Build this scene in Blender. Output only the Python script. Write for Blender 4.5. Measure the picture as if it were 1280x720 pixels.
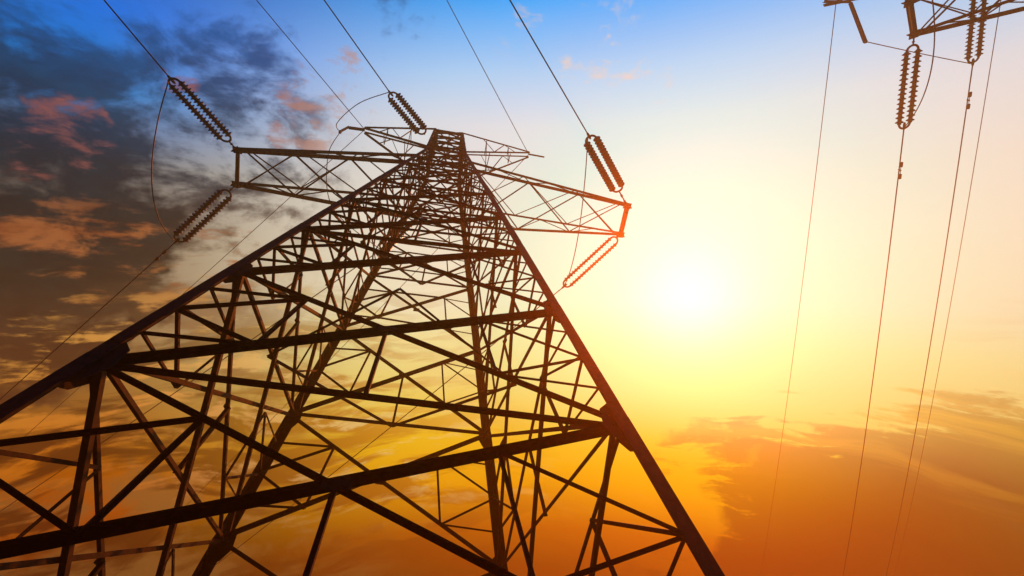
import bpy, bmesh, math, random
from mathutils import Vector, Matrix
random.seed(7)
R_ = math.radians

# ------------------------------------------------------------------ camera, sky, sun, exposure
SC = 1.3                       # metres per survey unit
ZG = 18.66                     # survey units from the tower's apex point down to the ground
scene = bpy.context.scene
for o in list(bpy.data.objects):
    bpy.data.objects.remove(o)

def Wd(p):                     # survey point (origin at the apex of the leg lines) -> world metres
    return Vector((p[0] * SC, p[1] * SC, (p[2] + ZG) * SC))

YAW, PITCH, ROLL = 0.1721, 0.8570, 0.0013
fwd = Vector((math.sin(YAW) * math.cos(PITCH), math.cos(YAW) * math.cos(PITCH), math.sin(PITCH)))
rgt = Vector((math.cos(YAW), -math.sin(YAW), 0.0))
upv = rgt.cross(fwd)
cam_d = bpy.data.cameras.new('camera')
cam_d.sensor_width = 36.0
cam_d.lens = 36.0 * 575.585 / 1280.0
cam_d.clip_start = 0.05
cam_d.clip_end = 6000.0
cam = bpy.data.objects.new('camera', cam_d)
scene.collection.objects.link(cam)
mr = Matrix((rgt, upv, -fwd)).transposed().to_4x4()
cam.matrix_world = Matrix.Translation(Wd((1.0291, -7.4209, -17.4281))) @ mr @ Matrix.Rotation(ROLL, 4, 'Z')
scene.camera = cam

SUN = Vector((0.46210, 0.55781, 0.68943)).normalized()
SUN_EL = math.asin(SUN.z)
SUN_AZ = math.atan2(SUN.x, SUN.y)
sun_d = bpy.data.lights.new('sun', 'SUN')
sun_d.energy = 5.0
sun_d.angle = R_(0.5)
sun_d.color = (1.0, 0.17, 0.008)
sun = bpy.data.objects.new('sun', sun_d)
scene.collection.objects.link(sun)
sun.rotation_euler = (-SUN).to_track_quat('-Z', 'Y').to_euler()
sun.location = (30, 40, 60)

HAZE_DENSITY = 0.0082
HAZE_G = 0.88

vs = scene.view_settings
vs.view_transform = 'Standard'
vs.look = 'None'
vs.exposure = 0.0
vs.gamma = 1.0
vs.use_curve_mapping = False

world = bpy.data.worlds.new('World')
scene.world = world
world.use_nodes = True
wt = world.node_tree
wt.nodes.clear()

def lin(r, g, b):
    f = lambda c: (c / 255 / 12.92) if c <= 10 else ((c / 255 + 0.055) / 1.055) ** 2.4
    return (f(r), f(g), f(b), 1.0)

class NT:
    """tiny helper: expressions in a node tree"""
    def __init__(self, tree): self.t = tree
    def n(self, kind, **kw):
        nd = self.t.nodes.new(kind)
        for k, v in kw.items(): setattr(nd, k, v)
        return nd
    def put(self, sock, v):
        if isinstance(v, bpy.types.NodeSocket): self.t.links.new(v, sock)
        else: sock.default_value = v
    def m(self, op, a, b=0.0, c=0.0, clamp=False):
        nd = self.n('ShaderNodeMath', operation=op, use_clamp=clamp)
        self.put(nd.inputs[0], a); self.put(nd.inputs[1], b); self.put(nd.inputs[2], c)
        return nd.outputs[0]
    def vm(self, op, a, b=(0, 0, 0)):
        nd = self.n('ShaderNodeVectorMath', operation=op)
        self.put(nd.inputs[0], a); self.put(nd.inputs[1], b)
        return nd.outputs['Value'] if op in ('DOT_PRODUCT', 'LENGTH') else nd.outputs[0]
    def step(self, x, a, b, lo=0.0, hi=1.0):
        nd = self.n('ShaderNodeMapRange', interpolation_type='SMOOTHSTEP')
        self.put(nd.inputs[0], x)
        for i, v in enumerate((a, b, lo, hi)): self.put(nd.inputs[1 + i], v)
        return nd.outputs[0]
    def mix(self, f, a, b, mode='MIX'):
        nd = self.n('ShaderNodeMix', data_type='RGBA', blend_type=mode)
        self.put(nd.inputs[0], f); self.put(nd.inputs[6], a); self.put(nd.inputs[7], b)
        return nd.outputs[2]
    def ramp(self, x, stops):
        nd = self.n('ShaderNodeValToRGB')
        cr = nd.color_ramp
        cr.interpolation = 'B_SPLINE' if False else 'EASE'
        cr.interpolation = 'LINEAR'
        while len(cr.elements) < len(stops): cr.elements.new(0.5)
        for e, (p, c) in zip(cr.elements, stops): e.position = p; e.color = c
        self.put(nd.inputs[0], x)
        return nd.outputs[0]
    def noise(self, vec, scale, detail=5.0, rough=0.55, dist=0.0):
        nd = self.n('ShaderNodeTexNoise')
        self.put(nd.inputs['Vector'], vec)
        nd.inputs['Scale'].default_value = scale
        nd.inputs['Detail'].default_value = detail
        nd.inputs['Roughness'].default_value = rough
        nd.inputs['Distortion'].default_value = dist
        return nd.outputs[0]
    def comb(self, x, y, z):
        nd = self.n('ShaderNodeCombineXYZ')
        self.put(nd.inputs[0], x); self.put(nd.inputs[1], y); self.put(nd.inputs[2], z)
        return nd.outputs[0]

def az_el(az, el):             # compass azimuth (deg from +y towards +x) and elevation -> direction
    a, e = R_(az), R_(el)
    return (math.sin(a) * math.cos(e), math.cos(a) * math.cos(e), math.sin(e))

def build_sky():
    T = NT(wt)
    tc = T.n('ShaderNodeTexCoord')
    d = T.vm('NORMALIZE', tc.outputs['Generated'])
    POLE = (-0.1293, -0.7445, 0.6549)       # pole of the dusk: away from the sunset side of the sky
    SIDE = (0.9853, -0.1709, 0.0)
    FRONT = (0.1121, 0.6452, 0.7557)
    p = T.vm('DOT_PRODUCT', d, POLE)
    s = T.vm('DOT_PRODUCT', d, SIDE)
    q = T.vm('DOT_PRODUCT', d, FRONT)
    cs = T.vm('DOT_PRODUCT', d, tuple(SUN))
    th = T.m('MULTIPLY', T.m('ARCCOSINE', T.m('MINIMUM', cs, 0.99999)), 57.29578)     # degrees from the sun
    el = T.m('MULTIPLY', T.m('ARCSINE', T.vm('DOT_PRODUCT', d, (0, 0, 1))), 57.29578)
    r = T.m('ADD', T.m('DIVIDE', p, 1.2), 0.5)
    P = lambda v: min(1, max(0, v / 1.2 + 0.5))
    # --- clear air on the sunset side and on the far side (radiance)
    C = lambda r_, g_, b_: (r_, g_, b_, 1.0)
    near = T.ramp(r, [(P(-.60), C(.25, .05, 0)), (P(-.53), C(.14, .03, 0)), (P(-.46), C(.46, .12, 0)), (P(-.385), C(.88, .42, .001)), (P(-.30), C(.90, .58, .012)),
                      (P(-.22), C(.88, .72, .14)), (P(-.11), C(.88, .84, .36)), (P(-.03), C(.90, .86, .58)), (P(.10), C(.90, .86, .68)), (P(.20), C(.86, .84, .74)),
                      (P(.33), C(.76, .82, .88)), (P(.42), C(.44, .74, 1.08)), (P(.53), C(.0, .50, 1.28)), (P(.60), C(.08, .36, .86))])
    far = T.ramp(r, [(P(-.60), C(0, 0, 0)), (P(-.45), C(.002, .001, 0)), (P(-.40), C(.06, .009, 0)), (P(-.34), C(.52, .080, 0)), (P(-.26), C(.48, .130, .002)),
                     (P(-.17), C(.36, .15, .022)), (P(-.05), C(.29, .15, .055)), (P(.08), C(.28, .20, .11)), (P(.20), C(.20, .20, .20)),
                     (P(.31), C(.0, .24, .70)), (P(.42), C(.0, .20, .92)), (P(.60), C(0, .05, .30))])
    f_far = T.step(th, 35.0, 67.0)
    near = T.mix(1.0, near, T.comb(T.step(th, 9.0, 31.0, .35, 1.0), T.step(th, 12.0, 34.0, 1.14, 1.0), 1.0), 'MULTIPLY')
    base = T.mix(f_far, near, far)
    # a little of the clear daylight sky model in the blue part
    sky = T.n('ShaderNodeTexSky', sky_type='NISHITA')
    sky.sun_disc = False
    sky.sun_elevation = SUN_EL
    sky.sun_rotation = SUN_AZ
    T.put(sky.inputs[0], d)
    blue = T.mix(1.0, sky.outputs[0], (0.05, 0.05, 0.05, 1), 'MULTIPLY')
    base = T.mix(T.m('MULTIPLY', T.step(p, .30, .60), 0.15), base, blue)

    # --- clouds
    warp = T.noise(d, 2.2, 3.0, 0.5)
    wn = T.n('ShaderNodeTexNoise'); T.put(wn.inputs['Vector'], d)
    wn.inputs['Scale'].default_value = 5.0; wn.inputs['Detail'].default_value = 5.0; wn.inputs['Roughness'].default_value = .6
    wv = T.vm('MULTIPLY', T.vm('SUBTRACT', wn.outputs['Color'], (.5, .5, .5)), (.34, .34, .34))
    dw = T.vm('NORMALIZE', T.vm('ADD', d, wv))
    iso = T.comb(T.m('ADD', s, T.m('MULTIPLY', warp, .35)), T.m('MULTIPLY', p, 1.7), q)
    ani = T.comb(T.m('MULTIPLY', s, 1.3), T.m('ADD', T.m('MULTIPLY', p, 7.5), T.m('MULTIPLY', warp, 1.1)), T.m('MULTIPLY', q, 1.3))
    n_iso = T.noise(iso, 6.0, 9.0, 0.62, 0.3)
    n_fine = T.noise(iso, 15.0, 8.0, 0.62, 0.3)
    n_big = T.noise(iso, 1.9, 4.0, 0.5, 0.1)
    n_ani = T.noise(ani, 2.8, 9.0, 0.62, 0.5)
    n_anf = T.noise(ani, 5.0, 8.0, 0.62, 0.3)
    ans = T.comb(s, T.m('ADD', T.m('MULTIPLY', p, 13.0), T.m('MULTIPLY', warp, 1.6)), q)
    n_ans = T.noise(ans, 2.6, 8.0, 0.60, 0.4)
    def blob(az, e, rad, w=1.0):
        c = T.vm('DOT_PRODUCT', dw, az_el(az, e))
        return T.m('MULTIPLY', T.step(c, math.cos(R_(rad * 1.25)), math.cos(R_(rad * 0.1))), w)
    def add(*xs):
        o = xs[0]
        for x in xs[1:]: o = T.m('ADD', o, x)
        return o
    k2 = lambda x, g: T.m('MULTIPLY', T.m('SUBTRACT', x, .5), g)     # contrast about the mean
    # middle-grey veil of cloud over the far half of the sky
    greyv = T.m('MULTIPLY', T.step(add(n_iso, k2(n_fine, .5)), .40, .62), T.m('MULTIPLY', T.step(th, 40, 54), T.step(p, .36, .22)))
    c0 = T.mix(T.m('MULTIPLY', greyv, .85), base, T.ramp(r, [(P(-.2), C(.30, .14, .03)), (P(-.02), C(.27, .17, .08)), (P(.10), C(.19, .14, .09)), (P(.22), C(.09, .13, .17)), (P(.34), C(.02, .13, .34))]))
    # slate bank high on the far side
    bank = add(blob(-43, 47, 9, .17), blob(-36, 52, 7, .14), blob(-60, 38, 13, .42), blob(-52, 37, 9, .34), blob(-48, 32, 9, .55), blob(-54, 33, 7, .4), blob(-64, 46, 10, .26), blob(-52, 56, 6, .22), blob(-47, 60, 6, .20), blob(-42, 29, 5, .20),
               blob(-57, 58, 6, .18), blob(-38, 73, 3.5, .30), blob(-40, 40, 5, .15))
    dens = T.m('MULTIPLY', T.step(add(k2(n_iso, 2.6), k2(n_fine, 1.3), k2(n_ani, .5), bank), .02, .72), T.step(bank, .0, .20))
    slate = T.ramp(r, [(P(-.30), C(.02, .006, .001)), (P(-.10), C(.055, .028, .014)), (P(.02), C(.006, .018, .016)), (P(.12), C(0, .014, .018)), (P(.20), C(0, .019, .034)), (P(.30), C(0, .036, .095)), (P(.42), C(0, .060, .23))])
    slate = T.mix(T.step(n_fine, .35, .7), slate, T.mix(1.0, slate, (1.7, 1.7, 1.6, 1), 'MULTIPLY'))
    c1 = T.mix(T.m('MULTIPLY', dens, .97), c0, slate)
    # patches of that cloud lit from below by the low light
    litb = add(blob(-48, 38, 4, .28), blob(-53, 37, 3, .2), blob(-36, 44, 5, .22), blob(-38, 34, 5, .22), blob(-35, 48, 5, .08))
    lit_m = T.m('MULTIPLY', T.step(add(k2(n_ani, 2.6), k2(n_anf, 2.6), k2(n_fine, 2.0), litb), .20, .80), T.m('MULTIPLY', T.step(p, -.22, -.08), T.step(p, .19, .08)))
    lit_m = T.m('MULTIPLY', lit_m, T.step(th, 42, 54))
    c2 = T.mix(T.m('MULTIPLY', lit_m, .85), c1, T.mix(T.step(n_fine, .35, .65), C(.24, .055, .016), C(.46, .15, .045)))
    pinkb = add(blob(-57, 43, 3.6, .24), blob(-56, 56, 2.4, .34), blob(-36, 63, 4.5, .26), blob(-38, 57, 3.0, .24), blob(19, 79, 5, .10), blob(44, 71, 6, .14))
    pink = T.step(add(k2(n_ani, 1.8), k2(n_fine, 2.2), pinkb), .14, .66)
    pink = T.m('MULTIPLY', pink, T.step(pinkb, .01, .12))
    c2 = T.mix(T.m('MULTIPLY', pink, .8), c2, T.mix(T.step(th, 30, 58), C(.85, .70, .60), C(.36, .11, .09)))
    # streaked altocumulus low down: dark bars and bright gaps
    low = T.m('MULTIPLY', T.step(p, .06, -.10), T.step(th, 20, 44))
    dark_bar = T.m('MULTIPLY', T.step(n_ani, .47, .58), low)
    bar_col = T.mix(f_far, T.ramp(r, [(P(-.5), C(.24, .04, 0)), (P(-.25), C(.58, .25, .012)), (P(0), C(.50, .38, .14))]),
                    T.ramp(r, [(P(-.5), C(0, 0, 0)), (P(-.30), C(.03, .006, .001)), (P(-.18), C(.05, .022, .006)), (P(0), C(.07, .045, .025))]))
    c3 = T.mix(T.m('MULTIPLY', dark_bar, .88), c2, bar_col)
    gap = T.m('MULTIPLY', T.m('MULTIPLY', T.step(add(n_anf, k2(n_fine, .5)), .52, .66), low), T.step(p, -.46, -.36))
    c3 = T.mix(T.m('MULTIPLY', gap, .75), c3, T.mix(f_far, C(.92, .76, .28), T.ramp(r, [(P(-.40), C(.45, .06, .001)), (P(-.25), C(.85, .24, .01)), (P(-.08), C(.95, .44, .08))])))
    # brown bank low on the sunset side
    bank2 = add(blob(58, 10, 17, .62), blob(47, 13, 11, .46), blob(66, 14, 9, .24), blob(40, 17, 6, .22), blob(41, 30, 3.5, .13), blob(57, 22, 5, .12), blob(47, 24, 6, .14), blob(34, 27, 4, .10), blob(30, 12, 8, .10), blob(38, 20, 5, .18), blob(40, 29, 4, .14))
    d2 = T.m('MULTIPLY', T.step(add(k2(n_ani, 3.2), k2(n_anf, 1.2), k2(n_ans, 1.6), bank2, T.step(p, -.205, -.30, -.30, .30)), .06, .40), T.step(bank2, .01, .12))
    brown = T.ramp(r, [(P(-.50), C(.0, .0, 0)), (P(-.38), C(.0, .004, .002)), (P(-.28), C(.04, .06, .008)), (P(-.20), C(.42, .34, .04)), (P(-.10), C(.66, .58, .20))])
    brown = T.mix(T.m('MULTIPLY', T.step(n_ans, .50, .66), T.step(p, -.37, -.27)), brown, T.mix(1.0, brown, C(.24, .12, .006), 'ADD'))
    brown = T.mix(T.step(th, 28.0, 16.0), brown, T.mix(1.0, brown, C(0, .20, 0), 'ADD'))
    c4 = T.mix(T.m('MULTIPLY', d2, .94), c3, brown)
    # the glow round the sun itself
    g1 = T.m('POWER', 2.718282, T.m('MULTIPLY', T.m('MULTIPLY', th, th), -1 / (2 * 4.0 ** 2)))
    g2 = T.m('POWER', 2.718282, T.m('MULTIPLY', T.m('MULTIPLY', th, th), -1 / (2 * 13.0 ** 2)))
    glow = T.mix(1.0, T.mix(g1, (0, 0, 0, 1), (.1, .18, .35, 1)), T.mix(T.m('MULTIPLY', g2, T.step(p, -.36, -.20)), (0, 0, 0, 1), (.0, .16, .34, 1)), 'ADD')
    c5 = T.mix(1.0, c4, glow, 'ADD')
    # the sky behind the viewer is in deep dusk
    back = T.step(q, 0.56, 0.05)
    c6 = T.mix(back, c5, (0.004, 0.008, 0.016, 1))
    bg = T.n('ShaderNodeBackground')
    T.put(bg.inputs[0], c6)
    bg.inputs[1].default_value = 1.0
    out = T.n('ShaderNodeOutputWorld')
    wt.links.new(bg.outputs[0], out.inputs[0])
build_sky()

# ------------------------------------------------------------------ materials
def mat_steel(name, c1, c2, rough=0.55, metal=0.35, scale=9.0):
    m = bpy.data.materials.new(name); m.use_nodes = True
    t = m.node_tree; b = t.nodes['Principled BSDF']; T = NT(t)
    tc = T.n('ShaderNodeTexCoord')
    n1 = T.noise(tc.outputs['Object'], scale, 6, .6)
    n2 = T.noise(tc.outputs['Object'], scale * 7, 3, .5)
    col = T.mix(T.step(T.m('ADD', T.m('MULTIPLY', n1, .75), T.m('MULTIPLY', n2, .25)), .40, .62), c1, c2)
    t.links.new(col, b.inputs['Base Color'])
    T.put(b.inputs['Roughness'], T.m('ADD', T.m('MULTIPLY', n2, .25), rough - .12))
    b.inputs['Metallic'].default_value = metal
    b.inputs['Specular IOR Level'].default_value = .25
    return m
M_STEEL = mat_steel('weathered_steel', (.008, .005, .004, 1), (.040, .017, .009, 1), rough=.75, metal=0.0)
M_PLATE = mat_steel('gusset_steel', (.008, .005, .004, 1), (.036, .016, .009, 1), rough=.75, metal=0.0, scale=5.0)
M_DISC = mat_steel('glazed_porcelain', (.050, .018, .010, 1), (.075, .028, .014, 1), rough=.25, metal=0.0, scale=3.0)
M_FIT = mat_steel('fitting_steel', (.040, .032, .028, 1), (.070, .055, .050, 1))
M_WIRE = mat_steel('aluminium_strand', (.060, .050, .045, 1), (.10, .085, .075, 1), rough=.5, metal=.5, scale=30)
M_CONC = mat_steel('concrete', (.22, .21, .19, 1), (.32, .30, .27, 1), rough=.9, metal=0.0, scale=4)

def mat_ground():
    m = bpy.data.materials.new('dry_grass_ground'); m.use_nodes = True
    t = m.node_tree; b = t.nodes['Principled BSDF']; T = NT(t)
    tc = T.n('ShaderNodeTexCoord')
    n1 = T.noise(tc.outputs['Object'], .12, 6, .6); n2 = T.noise(tc.outputs['Object'], 6.0, 6, .65)
    col = T.mix(T.step(T.m('ADD', T.m('MULTIPLY', n1, .6), T.m('MULTIPLY', n2, .4)), .38, .62), (.035, .045, .014, 1), (.10, .075, .035, 1))
    t.links.new(col, b.inputs['Base Color']); b.inputs['Roughness'].default_value = .95
    return m

# ------------------------------------------------------------------ mesh helpers
def frame(d, hint=None):
    d = d.normalized()
    h = Vector(hint) if hint is not None else Vector((0, 0, 1))
    if abs(d.dot(h.normalized())) > .985: h = Vector((0, 1, 0)) if abs(d.y) < .9 else Vector((1, 0, 0))
    a = (h - d * h.dot(d)).normalized()
    return a, d.cross(a).normalized()

def add_angle(bm, p, q, w, t=None, hint=None, flip=1):
    """rolled steel L-section from p to q; flanges of width w, thickness t"""
    p, q = Vector(p), Vector(q)
    t = t or w * .13
    a, b = frame(q - p, hint); b = b * flip
    prof = [(0, 0), (w, 0), (w, t), (t, t), (t, w), (0, w)]
    off = w * .28
    rings = []
    for c in (p, q):
        rings.append([bm.verts.new(c + a * (x - off) + b * (y - off)) for x, y in prof])
    n = len(prof)
    for i in range(n):
        bm.faces.new((rings[0][i], rings[0][(i + 1) % n], rings[1][(i + 1) % n], rings[1][i]))
    bm.faces.new(rings[0]); bm.faces.new(list(reversed(rings[1])))

def add_tube(bm, pts, r, n=6, cap=True):
    pts = [Vector(v) for v in pts]
    rings = []; a = None
    for i, c in enumerate(pts):
        d = (pts[min(i + 1, len(pts) - 1)] - pts[max(i - 1, 0)]).normalized()
        if a is None: a, b = frame(d)
        else:
            a = (a - d * a.dot(d)).normalized(); b = d.cross(a)
        rr = r[i] if isinstance(r, (list, tuple)) else r
        rings.append([bm.verts.new(c + (a * math.cos(k * 2 * math.pi / n) + b * math.sin(k * 2 * math.pi / n)) * rr) for k in range(n)])
    for u, v in zip(rings, rings[1:]):
        for k in range(n): bm.faces.new((u[k], u[(k + 1) % n], v[(k + 1) % n], v[k]))
    if cap: bm.faces.new(list(reversed(rings[0]))); bm.faces.new(rings[-1])

def add_plate(bm, pts, nrm, t):
    nrm = Vector(nrm).normalized() * t * .5
    lo = [bm.verts.new(Vector(v) - nrm) for v in pts]; hi = [bm.verts.new(Vector(v) + nrm) for v in pts]
    n = len(pts)
    bm.faces.new(list(reversed(lo))); bm.faces.new(hi)
    for i in range(n): bm.faces.new((lo[i], lo[(i + 1) % n], hi[(i + 1) % n], hi[i]))

def add_box(bm, c, x, y, z):
    """box with half-extent vectors x, y, z about c"""
    c = Vector(c)
    v = [bm.verts.new(c + x * i + y * j + z * k) for i in (-1, 1) for j in (-1, 1) for k in (-1, 1)]
    for f in ((0, 1, 3, 2), (4, 6, 7, 5), (0, 4, 5, 1), (2, 3, 7, 6), (0, 2, 6, 4), (1, 5, 7, 3)):
        bm.faces.new([v[i] for i in f])

def obj(name, bm, m, parent=None, smooth=False):
    bmesh.ops.recalc_face_normals(bm, faces=bm.faces)
    me = bpy.data.meshes.new(name); bm.to_mesh(me); bm.free()
    me.materials.append(m)
    if smooth:
        for f in me.polygons: f.use_smooth = True
    o = bpy.data.objects.new(name, me); scene.collection.objects.link(o)
    if parent is not None: o.parent = parent
    return o

def tag(o, label, cat, group=None):
    o['label'] = label; o['category'] = cat
    if group: o['group'] = group
    return o

def empty(name, loc=(0, 0, 0), rz=0.0):
    o = bpy.data.objects.new(name, None); scene.collection.objects.link(o)
    o.location = loc; o.rotation_euler = (0, 0, rz); o.empty_display_size = .5
    return o

# ------------------------------------------------------------------ ground
bm = bmesh.new()
N = 60; E_ = 1300.0
def gz(x, y):
    rr = math.hypot(x, y)
    k = min(1, max(0, (rr - 45) / 200))
    return k * (2.2 * math.sin(x * .011 + 1) * math.cos(y * .009) - 1.0) - .02
co = [((i / N) * 2 - 1) for i in range(N + 1)]
co = [math.copysign(abs(c) ** 1.8, c) * E_ for c in co]
gv = [[bm.verts.new((x, y, gz(x, y))) for x in co] for y in co]
for j in range(N):
    for i in range(N): bm.faces.new((gv[j][i], gv[j][i + 1], gv[j + 1][i + 1], gv[j + 1][i]))
ground = obj('ground', bm, mat_ground(), smooth=True); ground['kind'] = 'structure'

# ------------------------------------------------------------------ lattice tower
KX = {'L': .2039, 'R': .2196, 'A': .2033, 'B': .1876}
KY = {'L': .1967, 'R': .2066, 'A': .1968, 'B': .2033}
#        foot    a      b      c      d      n     o     e     g
LEV = {'L': [-18.60, -16.55, -14.10, -11.88, -10.06, -8.25, -6.60, -4.84, -3.96, -3.05],
       'R': [-18.60, -17.02, -14.36, -11.99, -9.88, -8.15, -6.55, -4.78, -3.94, -3.05],
       'A': [-18.60, -16.60, -13.97, -11.49, -9.16, -7.40, -6.05, -4.83, -3.92, -3.05],
       'B': [-18.60, -16.60, -14.14, -11.48, -9.31, -7.33, -6.00, -4.86, -3.97, -3.05]}
SGN = {'L': (-1, -1), 'R': (1, -1), 'A': (-1, 1), 'B': (1, 1)}
CAGE_TOP = -.90

def build_tower(loc, rz, lift, label, regular, tips, peak, peak_l, kind):
    """lattice strain tower: four legs, braced faces, two crossarms, top cage with two earth-wire arms.
    lift: longer legs (in survey units)"""
    root = empty('lattice_tower', loc, rz)
    tag(root, label, 'pylon', 'lattice transmission towers')
    KXr = {k: (.2036 if regular else KX[k]) for k in 'LRAB'}
    KYr = {k: (.2010 if regular else KY[k]) for k in 'LRAB'}
    def V(p): return Vector((p[0] * SC, p[1] * SC, (p[2] + ZG + lift) * SC))
    foot = -ZG - lift + .12
    def node(leg, k):
        z = LEV[leg][k] if k > 0 else foot
        if regular and k > 0: z = sum(LEV[l][k] for l in 'LRAB') / 4
        return Vector((-SGN[leg][0] * KXr[leg] * z, -SGN[leg][1] * KYr[leg] * z, z))
    NL = 10
    FACES = [('L', 'R', (0, -1, 0)), ('A', 'B', (0, 1, 0)), ('L', 'A', (-1, 0, 0)), ('R', 'B', (1, 0, 0))]
    # ---- legs with gusset plates, and the concrete footing under each
    for l in 'LRAB':
        bm = bmesh.new()
        sx, sy = SGN[l]
        for k in range(NL - 1):
            w = (.18 if l in 'LR' else .225) - (.0085 if l in 'LR' else .014) * k
            p, q = V(node(l, k)), V(node(l, k + 1))
            d = (q - p).normalized()
            # flanges lie along the two faces, heel outwards
            a = Vector((-sx, 0, 0)); a = (a - d * a.dot(d)).normalized()
            b = Vector((0, -sy, 0)); b = (b - d * b.dot(d)); b = (b - a * b.dot(a)).normalized()
            W, t = w * SC, w * SC * .14
            prof = [(0, 0), (W, 0), (W, t), (t, t), (t, W), (0, W)]
            r0 = [bm.verts.new(p + a * (x - W * .3) + b * (y - W * .3)) for x, y in prof]
            r1 = [bm.verts.new(q + d * .04 + a * (x - W * .3) + b * (y - W * .3)) for x, y in prof]
            for i in range(6): bm.faces.new((r0[i], r0[(i + 1) % 6], r1[(i + 1) % 6], r1[i]))
            bm.faces.new(r0); bm.faces.new(list(reversed(r1)))
            # bolted splice: short thicker cover along the heel just above some nodes
            if k in (2, 4):
                c = p + d * .75; e = W * .62
                for u, v in ((a, b), (b, a)):
                    add_box(bm, c + u * (W * .2) - v * (W * .3 + .008), u * e * .7, v * .006, d * .38)
        lo = obj('leg', bm, M_STEEL, root)
        for (fa, fb, nr) in FACES:
            if l not in (fa, fb): continue
            other = fb if l == fa else fa
            for k in range(1, 8):
                c = node(l, k); up = (node(l, min(k + 1, NL - 1)) - node(l, k - 1)).normalized()
                inn = (node(other, k) - c).normalized()
                s = (1.05 if k in (1, 2) else .85 if k == 3 else .62) * (.30 if k < 4 else .24 if k < 6 else .16)
                if not regular and k == 2 and l == 'L': s *= 1.1
                P = [V(c + up * s * 1.25 - inn * .02), V(c + up * s * .55 + inn * s * .75), V(c - up * s * .35 + inn * s * .95),
                     V(c - up * s * 1.0 + inn * s * .62), V(c - up * s * 1.35 - inn * .02)]
                bm = bmesh.new()
                off = Vector(nr) * .012
                add_plate(bm, [v + off for v in P], nr, .014)
                # bolt heads
                for bu, bi in ((.7, .12), (.35, .14), (-.1, .14), (-.5, .12), (-.9, .10), (.25, .5), (-.25, .55), (-.6, .4)):
                    bc = V(c + up * s * bu + inn * s * bi) + off
                    add_tube(bm, [bc - Vector(nr) * .004, bc + Vector(nr) * .026], .016, 6)
                obj('gusset_plate', bm, M_PLATE, lo)
        bm = bmesh.new()
        fz = V(node(l, 0))
        add_tube(bm, [Vector((fz.x, fz.y, -.6)), Vector((fz.x, fz.y, .10)), Vector((fz.x, fz.y, .20))], [.55, .50, .42], 20)
        obj('footing', bm, M_CONC, root)
    # ---- face bracing
    def brace(name, p, q, w, nr, back=.0, flip=1):
        bm = bmesh.new()
        o = Vector(nr) * (-.03 - back)
        add_angle(bm, V(p) + o, V(q) + o, w * SC, None, nr, flip)
        return obj(name, bm, M_STEEL, root)
    for fi, (fa, fb, nr) in enumerate(FACES):
        front = fi == 0
        for k in range(0, NL - 1):
            a0, a1, b0, b1 = node(fa, k), node(fa, k + 1), node(fb, k), node(fb, k + 1)
            if k == 0:
                # leg-end panel: inverted V to the middle of the strut above
                mid = (a1 + b1) / 2
                brace('cross_brace', a0, mid, .09, nr); brace('cross_brace', b0, mid, .09, nr, .02)
                brace('horizontal_strut', a1, b1, .075, nr, .05)
                continue
            big = .094 if k < 3 else .092 if k < 4 else .074 if k < 5 else .056 if k < 6 else .048
            if fi in (2, 3): big *= .72
            if fi == 1: big *= .85
            brace('cross_brace', a1, b0, big * (.58 if fi == 0 and k < 5 else .8), nr)
            brace('cross_brace', b1, a0, big, nr, .05 + big * .3, -1)
            # crossing point of the two diagonals
            w0, w1 = (b0 - a0).length, (b1 - a1).length
            f = w1 / (w0 + w1)
            x = a1 + (b0 - a1) * f
            bm = bmesh.new()
            ps = V(x); uu = (V(b0) - V(a1)).normalized(); ww = (V(b1) - V(a0)).normalized()
            s = big * SC * (1.5 if k < 5 else 1.0)
            add_plate(bm, [ps + uu * s, ps + ww * s, ps - uu * s, ps - ww * s], nr, .02)
            obj('joint_plate', bm, M_PLATE, root)
            horiz = (k + 1) in ((2, 4, 5, 6, 7, 8, 9) if fi == 0 else (3, 5, 6, 7, 8, 9) if fi == 1 else (2, 3, 4, 5, 6, 7, 8, 9))
            if horiz:
                brace('horizontal_strut', a1, b1, .058 if k < 4 else .042, nr, .10)
            # secondary (redundant) members
            o = Vector(nr) * -.06
            sw = (.046 if k < 3 else .040 if k < 5 else .034) * SC
            for (lo_, hi_) in ((a0, a1), (b0, b1)):
                m_ = (lo_ + hi_) / 2
                q2 = (hi_ + x) / 2; q1 = (lo_ + x) / 2
                bm = bmesh.new()
                for u, v in ((m_, q2), (m_, q1), (q1, q2)):
                    add_angle(bm, V(u) + o, V(v) + o, sw, None, nr)
                if 2 <= k < 7:
                    m3 = (hi_ + m_) / 2
                    add_angle(bm, V(m3) + o, V(q2) + o, sw * .8, None, nr)
                    m4 = (lo_ + m_) / 2
                    add_angle(bm, V(m4) + o, V(q1) + o, sw * .8, None, nr)
                obj('secondary_brace', bm, M_STEEL, root)
            if 4 <= k < 8:     # light girts between the two diagonals
                for f_ in (.5,):
                    for e0, e1 in ((a0, b0), (a1, b1)):
                        bm = bmesh.new()
                        add_angle(bm, V(e0.lerp(x, f_)) + o * 1.4, V(e1.lerp(x, f_)) + o * 1.4, sw * .9, None, nr)
                        obj('girt', bm, M_STEEL, root)
            struts = {0: (1, 2, 4, 6, 7, 8, 9), 1: (1, 3, 5, 7, 8, 9)}.get(fi, tuple(range(1, 10)))
            if k < 6 and k in struts:      # hanger from the crossing to the strut below
                bm = bmesh.new()
                add_angle(bm, V(x) + o, V(a0 * .5 + b0 * .5) + o, sw * 1.3, None, nr)
                obj('hanger', bm, M_STEEL, root)
    # ---- long side braces spanning two panels, front legs down to rear legs
    for fl, bl, nr in (('L', 'A', (-1, 0, 0)), ('R', 'B', (1, 0, 0))):
        for k in range(0, 7):
            brace('long_side_brace', node(fl, k + 2), node(bl, k), .078 if k < 2 else .068 if k < 4 else .055, nr, .14)
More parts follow.
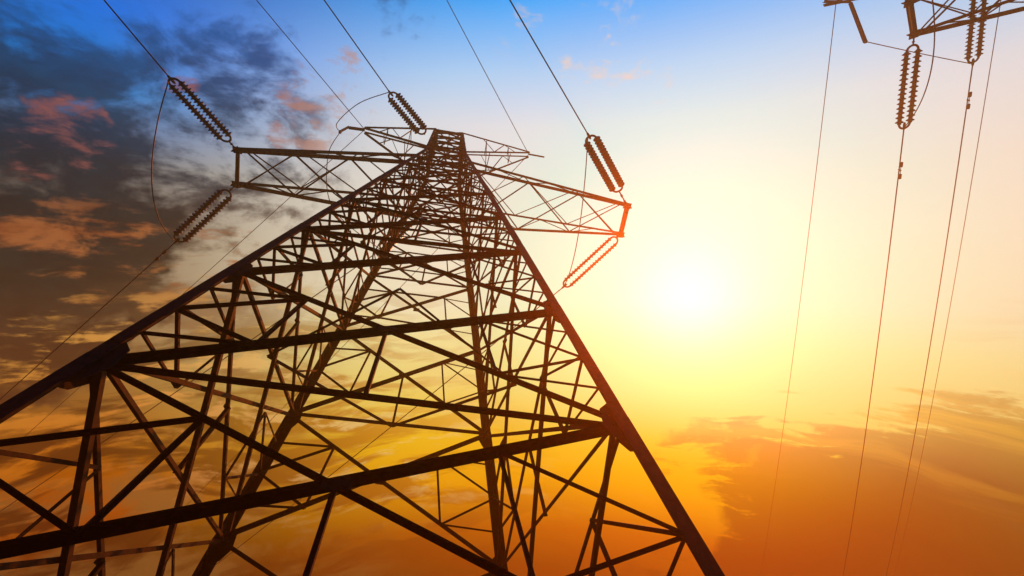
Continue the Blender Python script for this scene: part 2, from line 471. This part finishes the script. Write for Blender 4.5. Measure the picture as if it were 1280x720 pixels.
    # ---- plan bracing across the body
    for k in (3, 5, 7, 8):
        bm = bmesh.new()
        mids = [(node(a, k) + node(b, k)) / 2 for a, b in (('L', 'R'), ('R', 'B'), ('B', 'A'), ('A', 'L'))]
        for i in range(4): add_angle(bm, V(mids[i]), V(mids[(i + 1) % 4]), .045 * SC)
        if k > 5:
            add_angle(bm, V(node('L', k)), V(node('B', k)), .045 * SC); add_angle(bm, V(node('R', k)), V(node('A', k)) + Vector((0, 0, .07)), .045 * SC)
        obj('plan_bracing', bm, M_STEEL, root)
    # ---- top cage
    bm = bmesh.new()
    h = .53
    base = {l: node(l, 9) for l in 'LRAB'}
    topc = {l: Vector((SGN[l][0] * .50 - .09, SGN[l][1] * .42 + .0, CAGE_TOP)) for l in 'LRAB'}
    steps = 4
    def cg(l, i): return base[l].lerp(topc[l], i / steps)
    for l in 'LRAB': add_angle(bm, V(base[l]), V(topc[l]), .075 * SC)
    for (fa, fb, nr) in FACES:
        n_ = Vector(nr)
        for i in range(steps):
            add_angle(bm, V(cg(fa, i)), V(cg(fb, i + 1)), .052 * SC, None, nr)
            add_angle(bm, V(cg(fb, i)) - n_ * .05, V(cg(fa, i + 1)) - n_ * .05, .052 * SC, None, nr)
            add_angle(bm, V(cg(fa, i + 1)) - n_ * .09, V(cg(fb, i + 1)) - n_ * .09, (.08 if i == steps - 1 else .05) * SC, None, nr)
            c0_, c1_ = (cg(fa, i) + cg(fb, i)) / 2, (cg(fa, i + 1) + cg(fb, i + 1)) / 2
            add_angle(bm, V(c0_) - n_ * .12, V(c1_) - n_ * .12, .036 * SC, None, nr)
    for (u, v, dz) in (('L', 'B', 0), ('R', 'A', .06)):
        for i in (2, steps):
            add_angle(bm, V(cg(u, i)) + Vector((0, 0, dz)), V(cg(v, i)) + Vector((0, 0, dz)), .045 * SC)
    obj('top_cage', bm, M_STEEL, root)
    # ---- crossarms
    for side in (-1, 1):
        lf, lb = ('L', 'A') if side < 0 else ('R', 'B')
        tn, tf = [Vector(t) for t in tips[side]]
        nlo, nhi, flo, fhi = node(lf, 7), node(lf, 8), node(lb, 7), node(lb, 8)
        upo = Vector((0, 0, .10))
        bm = bmesh.new()
        for s_, e_, w in ((nlo, tn, .095), (nhi, tn + upo, .075), (flo, tf, .090), (fhi, tf + upo, .065)):
            add_angle(bm, V(s_), V(e_), w * SC, None, (0, 0, 1))
        arm = obj('crossarm', bm, M_STEEL, root)
        bm = bmesh.new()
        d = (tf - tn).normalized()
        add_angle(bm, V(tn - d * .10), V(tf + d * .10), .105 * SC, None, (0, 0, 1))
        add_angle(bm, V(tn - d * .05 + upo * 1.0), V(tf + d * .05 + upo * 1.0), .07 * SC, None, (0, 0, 1), -1)
        for e in (tn, tf):
            c = V(e)
            xx = Vector((.16, 0, 0)); yy = Vector((0, .012, 0)); zz = Vector((0, 0, .16))
            add_box(bm, c, xx, yy, zz); add_box(bm, c, Vector((.15, 0, 0)), Vector((0, .13, 0)), Vector((0, 0, .016)))
        obj('tip_beam', bm, M_PLATE, arm)
        # lacing: bottom face, top face, near and far face
        def on(a, b, f): return a.lerp(b, f)
        fr = [0, .34, .67, 1.0]
        bm = bmesh.new()
        w = .036 * SC
        NU, FU = tn + upo, tf + upo
        for i in range(3):
            f0, f1 = fr[i], fr[i + 1]
            if i < 2:
                add_angle(bm, V(on(nlo, tn, f0)), V(on(flo, tf, f1)), w * 1.15); add_angle(bm, V(on(flo, tf, f0)) + Vector((0, 0, .05)), V(on(nlo, tn, f1)) + Vector((0, 0, .05)), w * 1.15)
            else:
                add_angle(bm, V(on(nlo, tn, f0)), V(on(flo, tf, .96)), w); add_angle(bm, V(on(flo, tf, f0)) + Vector((0, 0, .05)), V(on(nlo, tn, .96)) + Vector((0, 0, .05)), w)
        obj('bottom_lacing', bm, M_STEEL, arm)
        bm = bmesh.new()
        for i in range(3):
            f0, f1 = fr[i], min(fr[i + 1], .96)
            add_angle(bm, V(on(nhi, NU, f0)), V(on(fhi, FU, f1)), w * .8); add_angle(bm, V(on(fhi, FU, f0)) + Vector((0, 0, .04)), V(on(nhi, NU, f1)) + Vector((0, 0, .04)), w * .8)
        obj('top_lacing', bm, M_STEEL, arm)
        bm = bmesh.new()
        for (lo_, hi_, tl, tu) in ((nlo, nhi, tn, NU), (flo, fhi, tf, FU)):
            if lo_ is flo:
                obj('side_lacing', bm, M_STEEL, arm); bm = bmesh.new()
            for i in range(5):
                f0, f1 = i / 6, (i + 1) / 6
                if i % 2 == 0: add_angle(bm, V(on(lo_, tl, f0)), V(on(hi_, tu, f1)), w * .8)
                else: add_angle(bm, V(on(hi_, tu, f0)), V(on(lo_, tl, f1)), w * .8)
        obj('side_lacing', bm, M_STEEL, arm)
    # ---- earth-wire arms
    for side in (-1, 1):
        lf, lb = ('L', 'A') if side < 0 else ('R', 'B')
        tip = Vector(peak[side])
        bm = bmesh.new()
        for l, yo in ((lf, -.09), (lb, .09)):
            e = tip + Vector((0, yo, 0))
            add_angle(bm, V(topc[l]), V(e), .05 * SC); add_angle(bm, V(cg(l, .45)), V(e - Vector((0, 0, .06))), .06 * SC)
            for f0, f1 in ((.3, .42), (.62, .42), (.62, .75)):
                add_angle(bm, V(topc[l].lerp(e, f0)), V(cg(l, .45).lerp(e, f1)), .026 * SC)
        for f in (.35, .68):
            u0 = topc[lf].lerp(tip, f); u1 = topc[lb].lerp(tip, f); l0 = cg(lf, .45).lerp(tip, f); l1 = cg(lb, .45).lerp(tip, f)
            for u, v in ((u0, u1), (l0, l1), (u0, l1)): add_angle(bm, V(u), V(v), .026 * SC)
        pa = obj('earth_wire_arm', bm, M_STEEL, root)
        bm = bmesh.new()
        pts = [V(v) for v in peak_l[side]]
        for i, (u, v) in enumerate(zip(pts, pts[1:])):
            add_angle(bm, u, v, (.085 if len(pts) > 2 else .06) * SC)
        if len(pts) > 2:
            c = pts[-1]; add_box(bm, c, Vector((.05, 0, 0)), Vector((0, .05, 0)), Vector((0, 0, .07)))
        obj('jumper_bracket' if len(pts) > 2 else 'arm_end', bm, M_PLATE, pa)
    return root

T_NL, T_FL = (-5.805, -.451, -4.80), (-5.998, .625, -4.92)
T_NR, T_FR = (5.895, -.612, -4.766), (6.02, .444, -4.802)
GW_L, GW_R = (-3.084, -.05, -1.146), (2.949, -.05, -.937)
BR_L = (-3.72, -.18, -1.95)            # jumper bracket tip
build_tower((0, 0, 0), 0.0, 0.0, 'large lattice pylon filling the frame, crossarms spread to both sides, dark against the sunset',
            False, {-1: (T_NL, T_FL), 1: (T_NR, T_FR)}, {-1: GW_L, 1: GW_R},
            {-1: (GW_L, (-3.66, -.02, -1.12), BR_L), 1: (GW_R, (3.56, 0, -.85))}, 'near')

T2 = (17.2198, -9.6395); T2L = 1.5; T2A = R_(-30)
def W2(p):
    c, s = math.cos(T2A), math.sin(T2A)
    return (T2[0] + c * p[0] - s * p[1], T2[1] + s * p[0] + c * p[1], p[2] + T2L)
T2_N, T2_F = (-6.14, -.50, -4.91), (-5.73, .50, -4.69)
T2_G = (-6.48, -.02, -1.30)
T2_B = (-6.0, 1.0, -2.98)
build_tower((T2[0] * SC, T2[1] * SC, 0), T2A, T2L, 'second lattice pylon, only its crossarm end and bracket showing at the top right corner',
            True, {-1: (T2_N, T2_F), 1: ((5.9, -.55, -4.8), (5.95, .5, -4.8))}, {-1: T2_G, 1: (6.4, 0, -1.3)},
            {-1: (T2_G, (-5.64, .30, -1.285), T2_B), 1: ((6.4, 0, -1.3), (6.9, 0, -1.3))}, 'far')

# ------------------------------------------------------------------ insulators
def insulator(A, B, label, f0=.20, f1=.925, sep=.145, rdisc=.106, n=17):
    """double string of cap-and-pin discs from the arm (A) to the conductor clamp (B), survey points"""
    a, b = Wd(A), Wd(B)
    root = empty('insulator_string', a)
    tag(root, label, 'insulator', 'double insulator strings')
    d = b - a; Ln = d.length; u = d.normalized()
    side = u.cross(Vector((0, 0, 1))).normalized()
    s = sep * SC; r = rdisc * SC
    z0, z1 = Ln * f0, Ln * f1
    for sg in (-1, 1):
        bm = bmesh.new()
        pitch = (z1 - z0) / n
        pts, rad = [], []
        for k in range(n):
            z = z0 + pitch * (k + .5)
            for dz, rr in ((-.46, .48), (-.28, .50), (-.24, .66), (-.04, .96), (.02, 1.0), (.06, .92), (.14, .66), (.20, .48), (.46, .48)):
                pts.append(u * (z + dz * pitch) + side * s * sg); rad.append(r * rr)
        add_tube(bm, pts, rad, 14)
        obj('disc_string', bm, M_DISC, root)
    def loop(zc, dirn):
        bm = bmesh.new()
        pts = []
        for k in range(13):
            t = -math.pi / 2 + math.pi * k / 12
            pts.append(u * (zc + dirn * math.cos(t) * s * .95) + side * s * math.sin(t))
        pts = [u * (zc - dirn * .05) - side * s] + pts + [u * (zc - dirn * .05) + side * s]
        add_tube(bm, pts, .030 * SC, 8)
        return bm
    bm = loop(z0, -1)
    y0 = obj('arm_yoke', bm, M_FIT, root, True)
    bm = loop(z1, 1)
    y1 = obj('line_yoke', bm, M_FIT, root, True)
    bm = bmesh.new()
    add_tube(bm, [Vector((0, 0, 0)), u * (z0 - s * .9)], .020 * SC, 8)
    for f in (.3, .7): add_tube(bm, [u * (z0 - s) * (f - .06), u * (z0 - s) * (f + .06)], .034 * SC, 8)
    obj('shackle_link', bm, M_FIT, root)
    bm = bmesh.new()
    add_tube(bm, [u * (z1 + s * .85), u * Ln], .022 * SC, 8)
    add_tube(bm, [u * (Ln - .22), u * (Ln - .16), u * (Ln + .02), u * (Ln + .08)], [.02 * SC, .036 * SC, .034 * SC, .02 * SC], 8)
    obj('dead_end_clamp', bm, M_FIT, root)
    return root

B_CL, B_CM, B_CR = (-6.829, -2.419, -5.246), (-1.905, -2.080, -2.654), (3.895, -2.854, -5.344)
B_FL, B_FR = (-7.827, 2.518, -5.696), (4.504, 2.384, -5.543)
A_CM = (-.814, -.72, -2.225); A_FM = (-.50, .90, -4.0); B_FM = (-1.80, 2.55, -4.66)
T2W_F = W2(T2_F); B_T2F = (13.551, -4.104, -3.816)
A_T2M = (15.157, -7.756, -1.06); B_T2M = (16.244, -5.794, -1.611)
insulator(T_NL, B_CL, 'upper double insulator string on the left crossarm tip, leaning up to the left')
insulator(T_FL, B_FL, 'lower double insulator string on the left crossarm tip, leaning down to the left', .17, .93)
insulator(A_CM, B_CM, 'dark double insulator string standing above the tower top cage', .10, .90, n=15, rdisc=.112)
insulator(T_NR, B_CR, 'orange double insulator string rising above the right crossarm tip', .28, .93, n=18)
insulator(T_FR, B_FR, 'glowing thin double insulator string below the right crossarm tip, nearest the sun', .12, .92, sep=.155, rdisc=.078, n=18)
insulator(A_FM, B_FM, 'double insulator string half hidden behind the tower body lattice', .15, .92)
insulator(T2W_F, B_T2F, 'reddish double insulator string hanging from the corner pylon crossarm tip, full length in view', .16, .95, n=15, rdisc=.108)
insulator(A_T2M, B_T2M, 'double insulator string crossing the corner pylon crossarm, cut by the top edge', .10, .92, n=16)

# ------------------------------------------------------------------ wires
def span(B, az, slope, back, length=150.0, n=46):
    h = Vector((-math.sin(R_(az)), (-1 if back else 1) * math.cos(R_(az)), 0))
    pts = []
    for i in range(n + 1):
        x = length * (i / n) ** 1.7
        pts.append(Wd(Vector(B) + h * x + Vector((0, 0, slope * x - slope / length * x * x))))
    return pts
def wire(name, pts, r, label, cat, group):
    o0 = pts[0]
    bm = bmesh.new(); add_tube(bm, [p - o0 for p in pts], r, 6)
    o = obj(name, bm, M_WIRE, None, True); o.location = o0
    return tag(o, label, cat, group)
def damper(parent, pts, dist):
    """stockbridge damper clamped under a conductor at a distance from its start"""
    acc = 0.0
    for a, b in zip(pts, pts[1:]):
        l = (b - a).length
        if acc + l >= dist:
            c = a + (b - a).normalized() * (dist - acc); u = (b - a).normalized(); break
        acc += l
    c = c - pts[0]; dn = Vector((0, 0, -1)); dn = (dn - u * dn.dot(u)).normalized()
    bm = bmesh.new()
    add_tube(bm, [c + dn * -.03, c + dn * .10], .03, 8)
    add_tube(bm, [c + dn * .10 - u * .26, c + dn * .085, c + dn * .10 + u * .26], .012, 6)
    for s in (-1, 1):
        e = c + dn * .10 + u * .26 * s
        add_tube(bm, [e - u * .11, e - u * .09, e + u * .09, e + u * .11], [.03, .055, .055, .03], 10)
    obj('vibration_damper', bm, M_FIT, parent)

CR_, GR_, JR_ = .022, .016, .018
gc, gg, gj = 'power conductors', 'earth wires', 'jumper loops'
wire('conductor_wire', span(B_CL, 26.8, -.119, 1), CR_, 'conductor leaving upward from the string on the left crossarm tip, leftmost at the top edge', 'power line', gc)
wire('conductor_wire', span(B_CM, 37.2, -.095, 1), CR_, 'conductor rising from the dark string above the tower top', 'power line', gc)
wire('conductor_wire', span(B_CR, 43.2, -.141, 1), CR_, 'conductor rising from the orange string over the right crossarm', 'power line', gc)
p = span(B_FL, 44.8, -.127, 0)
o = wire('conductor_wire', p, CR_, 'conductor running down to the left edge from the lower left string', 'power line', gc); damper(o, p, .95)
p = span(B_FR, 35.2, -.123, 0)
o = wire('conductor_wire', p, CR_, 'conductor passing behind the lattice from the glowing string by the sun', 'power line', gc); damper(o, p, .95)
wire('conductor_wire', span(B_FM, 46.0, -.119, 0), CR_, 'conductor behind the tower from the half hidden string', 'power line', gc)
wire('earth_wire', span(GW_L, 38.7, -.097, 1), GR_, 'thin earth wire rising from the left top arm of the tower', 'earth wire', gg)
wire('earth_wire', span(GW_R, 36.6, -.108, 1), GR_, 'thin earth wire rising from the right top arm of the tower', 'earth wire', gg)
wire('earth_wire', span(GW_L, 43.0, -.10, 0), GR_, 'thin earth wire falling behind the left crossarm from the left top arm', 'earth wire', gg)
wire('earth_wire', span(GW_R, 33.5, -.098, 0), GR_, 'thin earth wire running behind the tower from the right top arm', 'earth wire', gg)
# the neighbouring line
p = span(B_T2F, -28.5, -.147, 0)
o = wire('conductor_wire', p, CR_, 'conductor dropping from the full length string of the corner pylon', 'power line', gc); damper(o, p, 1.75)
p = span(B_T2M, -30.5, -.149, 0)
o = wire('conductor_wire', p, CR_, 'conductor dropping from the cut off string of the corner pylon', 'power line', gc); damper(o, p, 1.5)
wire('earth_wire', span(W2((-6.102, .124, -1.32)), -24.4, -.12, 0), GR_, 'thin wire dropping from the corner pylon bracket, leftmost of the four', 'earth wire', gg)
wire('earth_wire', span(W2((-.94, 0, -.88)), -32.0, -.121, 0), GR_, 'thin wire dropping close to the right edge, outermost', 'earth wire', gg)

def loop(pts, r, label):
    P = [Wd(v) for v in pts]
    out = []
    for i in range(len(P) - 1):
        p0, p1, p2, p3 = P[max(i - 1, 0)], P[i], P[i + 1], P[min(i + 2, len(P) - 1)]
        for k in range(10):
            t = k / 10
            out.append(.5 * ((2 * p1) + (p2 - p0) * t + (2 * p0 - 5 * p1 + 4 * p2 - p3) * t * t + (3 * p1 - p0 - 3 * p2 + p3) * t ** 3))
    out.append(P[-1])
    return wire('jumper_wire', out, r, label, 'jumper cable', gj)
def sagged(A, B, sag, n=9, ease=1.0):
    A, B = Vector(A), Vector(B)
    return [A.lerp(B, i / (n - 1)) + Vector((0, 0, -sag * 4 * (i / (n - 1)) * (1 - i / (n - 1)))) for i in range(n)]
loop(sagged(B_CL, B_FL, 1.0), JR_, 'slack jumper loop hanging outside the left crossarm tip')
loop(sagged(B_CR, B_FR, 1.0), JR_, 'slack jumper loop hanging inside the right crossarm tip')
loop([B_CM, (-2.9, -1.5, -2.5), (-3.72, -.6, -2.2), BR_L], JR_, 'jumper from the dark string above the tower to the left bracket')
loop([BR_L, (-3.9, .35, -2.9), (-3.4, 1.4, -4.3), B_FM], JR_, 'jumper from the left bracket down to the string behind the tower')
B_T2N = W2((-6.6, -2.4, -5.3))
loop(sagged(B_T2F, B_T2N, 1.0), JR_, 'jumper loop curving beside the full length string of the corner pylon')
loop(sagged(W2(T2_B), B_T2M, .12), JR_, 'thin jumper from the corner pylon bracket to the cut off string')

# ------------------------------------------------------------------ haze
bm = bmesh.new()
add_box(bm, (0, 0, 10.6), Vector((1310, 0, 0)), Vector((0, 1310, 0)), Vector((0, 0, 15.2)))
mh = bpy.data.materials.new('evening_haze'); mh.use_nodes = True
t = mh.node_tree; t.nodes.clear()
pv = t.nodes.new('ShaderNodeVolumePrincipled')
pv.inputs['Color'].default_value = (1.0, .52, .16, 1)
pv.inputs['Density'].default_value = HAZE_DENSITY
pv.inputs['Anisotropy'].default_value = HAZE_G
ou = t.nodes.new('ShaderNodeOutputMaterial')
t.links.new(pv.outputs[0], ou.inputs['Volume'])
hz = obj('haze', bm, mh); hz['kind'] = 'stuff'
